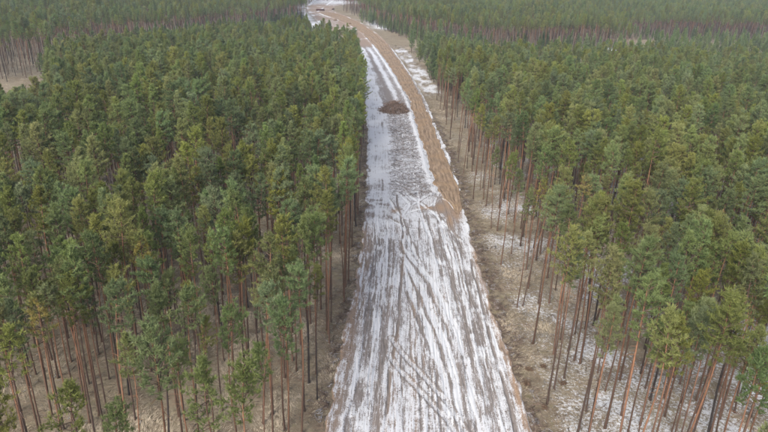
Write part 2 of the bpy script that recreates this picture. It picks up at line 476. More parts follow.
for cx, cy, rx, ry in ((15.4, 121.5, 1.6, 4.5), (14.2, 126.5, 1.8, 5.0), (9.2, 124.2, 2.3, 1.2), (2.2, 121.8, 0.9, 1.3), (12.2, 124.6, 1.4, 3.0), (13.6, 118.0, 0.7, 4.0)):
    q = np.exp(-(((X - cx) / rx) ** 2 + ((Y - cy) / ry) ** 2))
    S = S - 0.75 * q * (0.4 + 1.0 * blot2); sandA = np.maximum(sandA, 0.9 * q)
# the bright snowed-over track on the left, beyond the crossing
wl = interp(Y, [(-3.2, 100), (-3.3, 127.6), (-4.9, 175.7), (-9.0, 247.9), (-16.1, 323), (-21, 360)])
wr = interp(Y, [(-0.2, 100), (0.4, 128), (1.2, 176.4), (-2.6, 230), (-10.3, 324), (-17, 380)])
wn_ = (fbm(X / 2.5, Y / 6.0, 55, 3) - 0.5) * 3.0
wt = sstep(-0.8, 0.5, X - wl + wn_ * 0.4) * sstep(1.2, -1.0, X - wr + wn_)
wt = wt * sstep(98, 135, Y) * sstep(430, 340, Y)
S = S + wt * (0.30 + 0.9 * (blot - 0.5) + 0.5 * (st1 - 0.5))
for c_ in (0.28, 0.72):
    S = S - 0.28 * wt * np.exp(-((X - (wl + (wr - wl) * c_)) / 0.35) ** 2) * sstep(0.35, 0.6, vnoise(Y / 7.0, Y * 0 + c_ * 9, 56))
# brash-covered middle: short dark and white dashes lying across
ang = fbm(X / 9.0, Y / 9.0, 66, 2) * 3.0
da = vnoise((X * np.cos(ang) + Y * np.sin(ang)) / 1.7, (-X * np.sin(ang) + Y * np.cos(ang)) / 0.42, 67)
S = S + brash * (1.0 * (da - 0.55) - 0.16 * sstep(150, 185, Y))
h = h + brash * 0.22 * (da - 0.5)
# dark band with a snow stripe, beyond the brush pile
lane2 = sstep(208, 225, Y) * sstep(420, 330, Y)
c2 = interp(Y, [(3.6, 210), (1.5, 245), (-4.5, 300), (-9, 340), (-16, 390)])
S = S - lane2 * 0.30 * sstep(-0.6, 1.4, X - wr + wn_)
S = S + lane2 * 0.75 * np.exp(-((X - c2 - 0.6 + wn_ * 0.35) / 1.0) ** 2)
S = S - lane2 * 0.35 * np.exp(-((X - c2 + 1.8) / 0.9) ** 2)
# white windrow beside the sandy road
sl = interp(Y, SAND_L)
S = S + 0.62 * np.exp(-((X - sl + 1.0) / 0.75) ** 2) * sstep(128, 150, Y)
sr_ = interp(Y, SAND_R)
S = S + 0.5 * np.exp(-((X - sr_ - 0.9) / 0.5) ** 2) * sstep(120, 130, Y)
h = h + 0.30 * np.exp(-((X - sl + 1.0) / 0.7) ** 2) * sstep(128, 150, Y) + 0.25 * np.exp(-((X - sr_ - 0.8) / 0.5) ** 2) * sstep(120, 130, Y)
S = S + 0.45 * np.exp(-((X - interp(Y, [(16.6, 80), (16.4, 108), (16.6, 119), (18, 128)])) / 0.7) ** 2) * sstep(100, 112, Y) * sstep(128, 122, Y)
# bare brown ground far up on the left of the sandy road
brown = sstep(362, 385, Y) * sstep(720, 660, Y)
bn = fbm(X / 9.0, Y / 14.0, 81, 3)
S = S - brown * (0.95 - 0.6 * sstep(0.50, 0.64, bn))
sandA = np.maximum(sandA, brown * 0.6)
fl = sstep(4.0, 1.0, L) * sstep(380, 400, Y)
S = S + 0.6 * fl
# brown scraped edges
eL = sstep(2.9, 0.0, L + 1.2 * (big - 0.5)) * sstep(140, 100, Y)
eR = sstep(1.6, 0.1, Rr + 0.8 * (big - 0.5)) * sstep(115, 100, Y)
S = S - 0.30 * eL * (0.1 + 1.6 * st1) - 0.34 * eR * (0.1 + 1.7 * st1)
eg = (fbm(X / 1.3, Y / 2.6, 58, 4) - 0.5) * 3.4
S = S - 0.65 * sstep(0.35, -0.2, L + eg) * sstep(180, 150, Y) - 0.6 * sstep(0.2, -0.3, Rr + eg) * sstep(115, 105, Y)
sandA = np.maximum(sandA, np.maximum(eL * (0.25 + 0.6 * st2), eR * (0.3 + 0.7 * st1)))
sandA = np.maximum(sandA, 0.35 * sstep(0.62, 0.8, st2) * near * sstep(7, 2, np.abs(lat - 11)))
# relief
h = h + 0.10 * (st2 - 0.5) * near + 0.05 * (st1 - 0.5) * near + 0.16 * (blot - 0.5) + 0.05 * (blot2 - 0.5)
h = h + 0.22 * (0.4 + 1.2 * blot) * np.exp(-((Rr - 0.1) / 0.5) ** 2) * sstep(125, 112, Y) + 0.16 * np.exp(-((L - 0.1) / 0.5) ** 2)
lip = np.minimum(L, Rr)
Zs = 0.02 + h - 0.55 * sstep(-0.1, -0.9, lip - 0.35 + eg * 0.5)
inside_sand = np.minimum(X - sl, sr_ - X)
inside_sand = np.where((Y > 121) & (Y < 587), inside_sand, -5)
Zs = Zs - 0.35 * sstep(0.2, 0.8, inside_sand)
strip = link("dirt_road", mesh_np("dirt_road", np.stack([X, Y, Zs], -1).reshape(-1, 3), grid_faces(NU, len(rows)), M_STRIP,
                                  {"snow": np.clip(S, -0.6, 1.6).ravel(), "sand": sandA.ravel()}, True))
tag(strip, "cleared muddy strip under thin snow, scored by long wheel tracks", kind="structure")

# ------------------------------------------------------------------ the sandy road laid on the strip
ys, y = [119.4], 119.4
while y < 588:
    y += 0.35 if y < 160 else (0.8 if y < 260 else 2.5)
    ys.append(min(y, 590))
ys = np.array(ys); NS = 60
a, b = interp(ys, SAND_L), interp(ys, SAND_R)
wob = (fbm(ys / 5.0, ys * 0, 71, 4) - 0.5) * 2.2
wob2 = (fbm(ys / 5.0, ys * 0 + 3, 72, 4) - 0.5) * 1.6
a, b = a + wob - 0.25, b + wob2 + 0.25
X = a[:, None] + (b - a)[:, None] * np.linspace(0, 1, NS)[None, :]
Y = np.repeat(ys[:, None], NS, 1)
e = np.minimum(X - a[:, None], b[:, None] - X)
v = (X - a[:, None]) / (b - a)[:, None]
tracks = sum(np.exp(-((v - c) / 0.055) ** 2) for c in (0.2, 0.45, 0.62, 0.85))
Z = -0.22 + 0.46 * sstep(0.0, 0.55, e) + 0.26 * (fbm(X / 1.2, Y / 2.0, 73, 4) - 0.5) - 0.11 * tracks * sstep(0.3, 0.9, e)
Z = Z - 0.34 * sstep(130 + 5 * (fbm(X / 1.3, Y / 1.3, 75, 3) - 0.5) - 5 * v, 120.5, Y)
sn = -0.12 + 0.9 * (fbm(X / 1.3, Y / 5.0, 74, 4) - 0.5) + 0.6 * sstep(0.7, 0.0, e) + 0.25 * sstep(0.9, 0.3, v) * sstep(140, 122, Y) + 0.28 * np.exp(-((v - 0.5) / 0.12) ** 2) * sstep(330, 380, Y)
sand_road = link("sandy_road", mesh_np("sandy_road", np.stack([X, Y, Z], -1).reshape(-1, 3), grid_faces(NS, len(ys)), M_SAND,
                                       {"snow": sn.ravel()}, True))
tag(sand_road, "brown sandy road winding up the cleared strip into the distance", kind="structure")

# ------------------------------------------------------------------ tree builders
class Soup:
    """collects triangles / tubes for one mesh"""
    def __init__(self): self.v, self.f, self.a, self.n = [], [], [], 0
    def tube(self, pts, rad, sides=5, cap=False, val=0.0):
        pts = np.array(pts, float); k = len(pts)
        d = np.gradient(pts, axis=0); d /= np.linalg.norm(d, axis=1, keepdims=True) + 1e-9
        ref = np.array([0.0, 0, 1]) if abs(d[0][2]) < 0.9 else np.array([1.0, 0, 0])
        s = np.cross(d, ref); s /= np.linalg.norm(s, axis=1, keepdims=True) + 1e-9
        t = np.cross(d, s)
        an = np.arange(sides) * 2 * math.pi / sides
        ring = s[:, None, :] * np.cos(an)[None, :, None] + t[:, None, :] * np.sin(an)[None, :, None]
        V = pts[:, None, :] + ring * np.array(rad)[:, None, None]
        i = np.arange((k - 1) * sides); r, c = i // sides, i % sides
        p0 = self.n + r * sides + c; p1 = self.n + r * sides + (c + 1) % sides
        F = np.concatenate([np.stack([p0, p1, p1 + sides], 1), np.stack([p0, p1 + sides, p0 + sides], 1)])
        self.v.append(V.reshape(-1, 3)); self.f.append(F); self.n += k * sides
        self.a.append(np.full(k * sides, val))
        if cap:
            for base, flip in ((self.n - sides, False), (self.n - k * sides, True)):
                idx = [base + q for q in range(sides)]
                if flip: idx = idx[::-1]
                self.f.append(np.array([[idx[0], idx[q], idx[q + 1]] for q in range(1, sides - 1)]))
    def tris(self, V, tip):
        m = len(V) // 3
        self.v.append(V); self.f.append(self.n + np.arange(m * 3).reshape(m, 3)); self.n += len(V); self.a.append(tip)
    def mesh(self, name, mat, smooth=False):
        return mesh_np(name, np.concatenate(self.v), np.concatenate(self.f), mat, {"tip": np.concatenate(self.a)}, smooth)

def unit(v): return v / (np.linalg.norm(v, axis=-1, keepdims=True) + 1e-9)

def tufts(soup, centres, dirs, rs, blades=9, length=0.26, width=0.05, tipv=None):
    """needle sprays: thin blades fanning out along each shoot"""
    n = len(centres)
    C = np.repeat(np.array(centres), blades, 0); D = unit(np.repeat(np.array(dirs), blades, 0))
    N = len(C)
    rnd = rs.normal(size=(N, 3)); B = unit(D * 0.75 + rnd * 0.62 + np.array([0, 0, 0.25]))
    root = C - D * rs.uniform(0.0, 0.22, (N, 1)) + rs.normal(size=(N, 3)) * 0.03
    Ln = length * rs.uniform(0.65, 1.25, (N, 1))
    side = unit(np.cross(B, rs.normal(size=(N, 3)))) * (width * rs.uniform(0.7, 1.3, (N, 1)))
    V = np.stack([root - side * 0.5, root + side * 0.5, root + B * Ln], 1).reshape(-1, 3)
    tv = np.repeat(np.array(tipv), blades) if tipv is not None else np.full(N, 0.5)
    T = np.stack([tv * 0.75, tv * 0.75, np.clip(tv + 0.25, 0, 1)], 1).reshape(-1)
    soup.tris(V, T)

def make_pine(seed, height=22.0, crown_len=8.5, rad=2.2, density=1.0, trunk_r=0.17, low=0.12, top_round=0.7, blade=1.0, stubs=14, lopsided=0.0):
    rs = np.random.RandomState(seed)
    tr, cr = Soup(), Soup()
    ph = rs.uniform(0, 6.28, 4); amp = rs.uniform(0.08, 0.45)
    def axis_at(z):
        t = z / height
        return np.array([amp * math.sin(2.2 * t * 3 + ph[0]) * t, amp * math.sin(1.9 * t * 3 + ph[1]) * t, z])
    zs = np.concatenate([[-0.5, 0.0, 0.25], np.linspace(0.9, height - 0.25, 13)])
    rr = [trunk_r * 1.5, trunk_r * 1.35, trunk_r * 1.12] + [trunk_r * (1 - 0.80 * (z / height) ** 1.1) for z in zs[3:]]
    tr.tube([axis_at(z) for z in zs], rr, 7)
    cb = height - crown_len
    for i in range(stubs):                                  # dead branch stubs below the crown
        z = rs.uniform(cb * 0.45, cb + 0.6); a = rs.uniform(0, 6.28); l = rs.uniform(0.25, 1.3) * (0.4 + 0.6 * z / cb)
        p = axis_at(z); d = np.array([math.cos(a), math.sin(a), rs.uniform(-0.35, 0.15)])
        tr.tube([p, p + d * l * 0.6, p + d * l + np.array([0, 0, -0.12 * l])], [0.028, 0.018, 0.008], 3)
    lop = rs.uniform(0, 6.28)
    z = cb; cs, ds, tv = [], [], []
    az0 = rs.uniform(0, 6.28)
    while z < height - 0.25:
        t = (z - cb) / crown_len
        prof = rad * (min(1.0, 0.55 + 1.6 * t) if t < 0.28 else ((1 - t) / 0.72) ** top_round)
        nb = rs.randint(3, 6) if t > low else rs.randint(1, 4)
        nb = max(2, int(round(nb * (0.85 + 0.3 * rs.rand()) * density)))
        az0 += rs.uniform(0.6, 1.6)
        for b in range(nb):
            a = az0 + b * 6.2832 / nb + rs.uniform(-0.45, 0.45)
            Lb = max(0.35, prof * rs.uniform(0.55, 1.2) * (1 + lopsided * math.cos(a - lop)))
            up = math.radians(8 + 48 * t ** 1.3 + rs.uniform(-12, 14))
            p0 = axis_at(z + rs.uniform(-0.15, 0.15))
            d = np.array([math.cos(a) * math.cos(up), math.sin(a) * math.cos(up), math.sin(up)])
            sag = np.array([0, 0, 1.0])
            def at(s): return p0 + d * Lb * s + sag * (0.20 * Lb * s * s - 0.10 * Lb * s)
            rb = 0.018 + 0.018 * Lb
            tr.tube([at(0), at(0.5), at(1.0)], [rb, rb * 0.6, rb * 0.2], 3, False, 1.0)
            start = 0.30 if t > 0.5 else 0.42
            s = start
            sgn = 1 if rs.rand() < 0.5 else -1
            perp = unit(np.cross(d, np.array([0, 0, 1.0])))
            while s < 1.0:
                sl_ = Lb * (1 - s * 0.72) * rs.uniform(0.28, 0.52)
                dd = unit(d * 0.75 + perp * sgn * rs.uniform(0.55, 1.0) + np.array([0, 0, rs.uniform(0.0, 0.45)]))
                q0 = at(s); nsh = max(1, int(sl_ / 0.26))
                if sl_ > 0.55:
                    tr.tube([q0, q0 + dd * sl_], [rb * 0.4, rb * 0.12], 3, False, 1.0)
                for m in range(nsh):
                    f = (m + 1) / nsh
                    cs.append(q0 + dd * sl_ * f + rs.normal(size=3) * 0.07 + np.array([0, 0, 0.08 * f]))
                    ds.append(dd + np.array([0, 0, 0.55]) + rs.normal(size=3) * 0.25)
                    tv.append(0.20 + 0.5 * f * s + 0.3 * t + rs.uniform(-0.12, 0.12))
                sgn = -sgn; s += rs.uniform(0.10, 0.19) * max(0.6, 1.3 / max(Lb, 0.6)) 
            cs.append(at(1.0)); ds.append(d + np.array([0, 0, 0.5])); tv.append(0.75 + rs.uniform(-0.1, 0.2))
        z += rs.uniform(0.30, 0.52) * (0.75 if t > 0.6 else 1.0)
    top = axis_at(height)
    for q in range(5):
        cs.append(top + rs.normal(size=3) * np.array([0.16, 0.16, 0.2]) - np.array([0, 0, 0.25 * q * 0.6])); ds.append(np.array([0, 0, 1.0]) + rs.normal(size=3) * 0.4); tv.append(0.9)
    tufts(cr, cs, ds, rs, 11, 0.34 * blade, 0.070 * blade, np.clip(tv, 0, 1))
    return tr, cr

PINE_SPECS = [  # height, crown length, radius, density, trunk r, roundness, lopsided, tint, bark
    (22.0, 6.0, 1.74, 0.95, 0.138, 0.47, 0.20, 0, 0),
    (21.5, 5.1, 1.46, 0.90, 0.120, 0.42, 0.30, 2, 1),
    (22.8, 6.6, 1.91, 1.00, 0.150, 0.42, 0.25, 1, 0),
    (21.0, 5.0, 1.29, 0.88, 0.107, 0.51, 0.35, 0, 1),
    (22.4, 5.9, 1.79, 0.90, 0.142, 0.36, 0.40, 2, 0),
    (20.5, 4.6, 1.42, 0.84, 0.112, 0.42, 0.30, 1, 2),
    (23.0, 6.8, 1.70, 0.95, 0.146, 0.64, 0.20, 0, 2),
    (21.8, 5.7, 1.61, 1.00, 0.129, 0.41, 0.25, 1, 1),
    (22.2, 5.1, 1.70, 0.85, 0.133, 0.31, 0.50, 2, 0),
    (19.8, 4.9, 1.25, 0.95, 0.099, 0.59, 0.25, 0, 0),
    (22.6, 5.6, 1.51, 0.80, 0.129, 0.51, 0.45, 1, 0),
    (21.2, 6.1, 1.38, 0.92, 0.116, 0.72, 0.25, 2, 1),
    (22.0, 4.5, 1.55, 0.90, 0.129, 0.34, 0.30, 0, 0),
    (20.8, 5.6, 1.82, 0.88, 0.125, 0.38, 0.55, 1, 1),
]
PROTO = []
for i, (H, cl, rd, dn, tr_, rnd_, lop, tint, bark) in enumerate(PINE_SPECS):
    t, c = make_pine(100 + i, H, cl, rd, dn, tr_, 0.12, rnd_, 1.0, 14, lop)
    PROTO.append(dict(trunk=t.mesh("trunk", BARKS[bark], True), crown=c.mesh("crown", NEEDLES[tint]), H=H, tint=tint, bark=bark))
    if i in (0, 7):      # the same habit with yellowing needles
        t, c = make_pine(100 + i, H, cl * 0.9, rd * 0.9, dn * 0.8, tr_, 0.12, rnd_, 1.0, 14, lop)
        yel = dict(trunk=PROTO[-1]["trunk"], crown=c.mesh("crown", NEEDLES[3]), H=H, tint=3, bark=bark)
        if i == 0: YEL0 = yel
        else: YEL1 = yel
# young, dense trees leafed nearly to the ground
YOUNG = []
for i, (H, cl, rd, tint) in enumerate(((9.0, 7.6, 1.7, 2), (7.5, 6.6, 1.5, 0), (11.0, 8.6, 1.8, 2))):
    t, c = make_pine(300 + i, H, cl, rd, 1.0, 0.09, 0.05, 0.9, 1.15, 4, 0.1)
    YOUNG.append(dict(trunk=t.mesh("trunk", BARKS[1], True), crown=c.mesh("crown", NEEDLES[tint]), H=H, tint=tint, bark=1))

# ------------------------------------------------------------------ where the pines stand
EDGE_R = [(20.74, 61.29), (22.3, 64.22), (24.16, 66.55), (27.19, 69.94), (26.6, 70.6), (21.68, 74.06), (21.2, 83.73), (23.24, 56.58), (24.2, 56.0),
          (28.76, 64.18), (21.1, 98.65), (22.2, 84.34), (24.16, 89.9), (25.16, 96.67), (21.63, 114.49), (22.7, 113.4), (26.9, 118.0),
          (26.38, 122.25), (24.79, 85.17), (26.55, 85.29), (28.22, 93.97), (28.48, 85.42), (27.43, 111.11), (19.9, 130.44), (22.0, 150.32),
          (22.27, 126.43), (23.24, 138.62), (22.3, 136.8), (25.0, 125.4), (27.77, 115.3), (20.98, 152.62), (19.68, 149.0),
          (20.1, 167.59), (18.89, 179.75), (20.3, 192.72), (18.52, 217.3), (19.74, 205.77), (19.12, 157.45), (19.0, 195.8), (34.69, 60.04),
          (34.3, 57.14), (36.46, 56.6), (38.97, 57.36), (38.0, 56.3), (41.23, 59.84), (30.97, 58.12), (29.12, 56.87), (33.91, 62.73),
          (25.2, 60.2), (26.6, 57.4), (31.4, 66.5)]
EDGE_L = [(-8.37, 54.71), (-8.6, 58.53), (-7.36, 60.73), (-8.74, 63.92), (-7.25, 77.91), (-9.07, 81.13), (-5.75, 83.74), (-12.19, 57.81),
          (-13.03, 56.09), (-16.48, 62.9), (-17.2, 60.1), (-5.84, 88.4), (-5.5, 90.3), (-7.04, 101.26), (-5.95, 115.63), (-8.33, 113.39),
          (-5.5, 119.38), (-7.95, 84.3), (-9.93, 83.43), (-11.2, 85.4), (-11.12, 62.22), (-10.4, 55.2), (-41.46, 56.65), (-41.9, 54.2),
          (-34.94, 54.19), (-37.93, 52.4), (-32.83, 53.0), (-30.0, 53.4), (-30.74, 52.7), (-39.2, 59.23), (-42.37, 60.91), (-42.56, 66.57),
          (-39.95, 66.29), (-41.2, 70.03), (-29.71, 57.6), (-27.6, 55.9), (-30.4, 55.3), (-30.05, 60.27), (-29.25, 62.4), (-22.95, 56.9),
          (-22.0, 56.0), (-20.6, 56.36), (-18.08, 63.4), (-16.4, 64.4), (-6.3, 126), (-6.6, 134), (-6.2, 142), (-7.2, 151), (-6.7, 160), (-7.4, 170), (-8.0, 181),
          (-8.6, 193), (-9.6, 205), (-10.5, 217), (-11.8, 229), (-13.0, 243), (-14.2, 256), (-15.5, 268)]
FRONT = [(-17.67, 39.53), (-11.93, 39.11), (-18.57, 35.26), (-16.92, 42.9), (-30.82, 42.39), (-33.23, 48.24), (-10.46, 46.15), (-8.6, 47.34), (29.44, 39.96), (32.85, 43.24), (24.28, 45.22), (29.89, 48.85), (22.42, 51.73), (-27.48, 35.24), (-18.91, 51.23), (29.5, 37.18), (-9.59, 36.33), (-22.8, 34.65)] + [(31.0, 49.5), (35.5, 50.5), (27.0, 50.0), (39.5, 53.0), (42.0, 50.0), (33.0, 52.5), (37.5, 47.0), (29.0, 46.0), (26.0, 46.5), (41.5, 45.5), (-25.5, 48.5), (-36.0, 46.0), (-14.0, 49.0), (-22.0, 45.0)]
EDGE = np.array(EDGE_R + EDGE_L + FRONT)
rs = np.random.RandomState(77)

def jitter_grid(x0, x1, y0, y1, sp, jit):
    xs = np.arange(x0, x1, sp); yy = np.arange(y0, y1, sp * 0.9)
    XX, YY = np.meshgrid(xs, yy)
    XX = XX + (np.arange(len(yy)) % 2)[:, None] * sp * 0.5
    XX = XX + rs.uniform(-jit, jit, XX.shape); YY = YY + rs.uniform(-jit, jit, YY.shape)
    return XX.ravel(), YY.ravel()

def right_edge(y): return interp(y, STRIP_R) + np.interp(y, [0, 120, 200, 235, 250, 330, 380], [4.6, 4.0, 3.5, 4.5, 7.5, 8.0, 8])
def left_edge(y): return interp(y, STRIP_L) - np.interp(y, [0, 60, 90, 200, 300], [1.9, 1.7, 1.3, 1.2, 1.5])

# near stands
nx, ny = jitter_grid(-210, 230, 24, 350, 3.1, 1.35)
keep = (nx > right_edge(ny)) | (nx < left_edge(ny))
far_lim_r = 284 + 12 * (fbm(nx / 40.0, nx * 0, 3, 2) - 0.5)
far_lim_l = np.interp(-nx, [12, 45, 80, 112, 124, 150, 230], [304, 345, 325, 280, 215, 196, 192])
keep &= np.where(nx > 0, ny < far_lim_r, ny < far_lim_l)
gap = fbm(nx / 14.0, ny / 14.0, 15, 2)
keep &= ~((gap < 0.27) & (rs.rand(len(nx)) < 0.75))
keep &= rs.rand(len(nx)) > 0.05
keep &= ny > np.where(rs.rand(len(nx)) < 0.45, 44.0, 53.5) + 3 * rs.rand(len(nx))          # the belt under the camera is open: only single trees, placed below
keep &= np.abs(nx) < 0.66 * ny + 26
nx, ny = nx[keep], ny[keep]
dm = np.min(np.hypot(nx[:, None] - EDGE[None, :, 0], ny[:, None] - EDGE[None, :, 1]), 1)
nx, ny = nx[dm > 2.0], ny[dm > 2.0]
# keep the trunks on the right verge few, as they are: only the placed ones stand in the open belt
open_r = (nx > 17) & (nx < 26) & (ny > 52) & (ny < 215) & (rs.rand(len(nx)) < 0.7)
nx, ny = nx[~open_r], ny[~open_r]
# far stands
fx, fy = jitter_grid(-640, 660, 225, 960, 3.9, 1.6)
WALL_L = [(-178, 287), (-150, 326), (-115, 367), (-89, 426), (-57, 489), (-66, 520), (-78, 575), (-88, 625)]
wl_x = np.interp(fy, [225, 245, 300, 326, 367, 426, 489, 520, 575, 625, 690], [-152, -140, -136, -130, -115, -91, -64, -67, -79, -90, -84])
road_r = np.interp(fy, [370, 382, 420, 460, 520, 580, 610, 640, 680, 725], [26, 24, 9, -6, -20, -36, -46, -48, -40, 4])
wall_r = np.where(fx < 150, 372 + 6 * np.sin(fx / 17.0) + 0.12 * np.clip(fx - 76, 0, 100), 457)
keep = ((fx < wl_x) | ((fx > road_r) & (fy > wall_r)) | (fy > 735))
keep &= np.abs(fx) < 0.66 * fy + 40
keep &= ~(polydist(fx, fy, [(-70, 655), (-50, 709), (-5, 735), (60, 750)])[0] < 6)
keep &= rs.rand(len(fx)) > np.where((wl_x - fx < 16) & (wl_x - fx > 0) & (fy < 330), 0.6, 0.06)
fx, fy = fx[keep], fy[keep]

NEAR_H = lambda y: np.interp(y, [0, 140, 200, 262, 300, 345], [1.0, 1.0, 0.92, 0.78, 0.76, 0.80])
trees = []   # x, y, proto, scale, rz, lean, leandir
def add_trees(xs, ys, hs, edge=False):
    for x, y, hh in zip(xs, ys, hs):
        k = int(rs.randint(len(PROTO)))
        if x > 22 and y < 130 and rs.rand() < 0.35: k = int(rs.choice([0, 2, 7]))
        sc = hh * (rs.uniform(0.86, 1.10) if edge or rs.rand() < 0.9 else rs.uniform(0.62, 0.86))
        lean = abs(rs.normal(0, 1.5))
        if rs.rand() < 0.06: lean = rs.uniform(3, 6)
        trees.append([float(x), float(y), k, float(sc), float(rs.uniform(0, 6.283)), math.radians(lean), float(rs.uniform(0, 6.283)), edge])
add_trees(EDGE[:, 0], EDGE[:, 1], NEAR_H(EDGE[:, 1]), True)
az_ = nx / ny
hs = NEAR_H(ny)
dd_ = np.hypot(nx, ny)
capm = sstep(-0.535, -0.57, az_)
cap = np.clip((50 * (1 - dd_ / 258.0)) / 22.0, 0.0, 1.0)
hs = hs * (1 - capm) + np.minimum(hs, cap * 1.02) * capm
ok = hs > 0.26
nx, ny, hs = nx[ok], ny[ok], hs[ok]
add_trees(nx, ny, hs)
n_near = len(trees)
add_trees(fx, fy, np.interp(np.hypot(fx, fy), [250, 330, 600], [0.92, 0.80, 0.86]) * (0.82 + 0.36 * fbm(fx / 30.0, fy / 30.0, 23, 2)))

# projected size decides which 300 stand as single trees
f_px, th, ro = 620.0, R(PITCH), R(ROLL)
def project(x, y, z):
    dz = z - CAM_H; D = y * math.cos(th) - dz * math.sin(th); Uc = y * math.sin(th) + dz * math.cos(th)
    a2, b2 = x / D, Uc / D
    return 384 + f_px * (a2 * math.cos(ro) + b2 * math.sin(ro)), 216 - f_px * (-a2 * math.sin(ro) + b2 * math.cos(ro)), D

YELLOW = [(-24.8, 60.7), (-30.0, 49.9), (23.5, 92.3), (30.3, 86.0), (-53.8, 99.9), (-73, 128)]
cand = []
for i, t in enumerate(trees[:n_near]):
    u0, v0, D = project(t[0], t[1], 1.0); u1, v1, _ = project(t[0], t[1], 17.0 * t[3])
    if D < 5: continue
    vis = (-6 < u1 < 774 and -10 < v1 < 440) or (0 < u0 < 768 and 0 < v0 < 432)
    if vis: cand.append((D - (45 if t[7] and t[1] < 215 else 0), i))
cand.sort()
singles = [i for _, i in cand[:296]]
near_set = set(singles)
for yx, yy in YELLOW:                       # the few pines whose crowns have turned yellow
    j = min(singles, key=lambda i: math.hypot(trees[i][0] - yx, trees[i][1] - yy))
    trees[j][2] = 100 + (j % 2)
def proto(k): return (YEL0, YEL1)[k - 100] if k >= 100 else PROTO[k]

ORD = ["zeroth", "first", "second", "third", "fourth", "fifth", "sixth", "seventh", "eighth", "ninth", "tenth", "eleventh", "twelfth",
       "thirteenth", "fourteenth", "fifteenth", "sixteenth", "seventeenth", "eighteenth", "nineteenth", "twentieth",
       "twenty-first", "twenty-second", "twenty-third", "twenty-fourth", "twenty-fifth", "twenty-sixth", "twenty-seventh", "twenty-eighth",
       "twenty-ninth", "thirtieth"]
def NUM(n):
    if n <= 30: return ORD[n]
    if n > 100: return "hundred-and-" + ORD[n - 100]
    if n == 100: return "hundredth"
    tens = {3: "thirty", 4: "forty", 5: "fifty", 6: "sixty", 7: "seventy", 8: "eighty", 9: "ninety"}[n // 10]
    return tens + "-" + ORD[n % 10] if n % 10 else tens[:-1] + "ieth"
labels = {}
for side in ("left", "right"):
    ids = [i for i in singles if (trees[i][0] < 5) == (side == "left")]
    def off(i): return (interp(trees[i][1], STRIP_L) - trees[i][0]) if side == "left" else (trees[i][0] - interp(trees[i][1], STRIP_R))
    rim = sorted([i for i in ids if off(i) < 6.0], key=lambda i: trees[i][1])
    inner = sorted([i for i in ids if off(i) >= 6.0], key=lambda i: trees[i][1])
    for q, i in enumerate(rim):
        P = proto(trees[i][2])
        labels[i] = "%s pine on %s, %s up the %s border of the snowy strip" % (TINT_WORD[P["tint"]], BARK_WORD[P["bark"]], NUM(q + 1), side)
    belt = 14
    for bq in range(0, len(inner), belt):
        row = sorted(inner[bq:bq + belt], key=lambda i: abs(trees[i][0] - 5))
        for q, i in enumerate(row):
            P = proto(trees[i][2])
            labels[i] = "%s pine on %s, %s from strip in %s nearest belt, %s forest" % (
                TINT_WORD[P["tint"]], BARK_WORD[P["bark"]], ORD[q + 1], ORD[bq // belt + 1], side)

def place_tree(t, P, name, label, group, cat="pine tree"):
    z = float(ground_z(t[0], t[1])) - 0.05
    rot = (Matrix.Rotation(t[5], 3, Vector((math.cos(t[6]), math.sin(t[6]), 0))) @ Matrix.Rotation(t[4], 3, 'Z')).to_euler()
    root = empty(name, (t[0], t[1], z), rot, t[3])
    tag(root, label, cat, group)
    a = link("trunk", P["trunk"], root); b = link("crown", P["crown"], root)
    return root, a, b

SRC = {}
for i in singles:
    P = proto(trees[i][2])
    root, a, b = place_tree(trees[i], P, "pine_tree", labels[i], "tall pines near the cleared strip")
    if trees[i][2] < 100: SRC.setdefault(trees[i][2], (a, b))

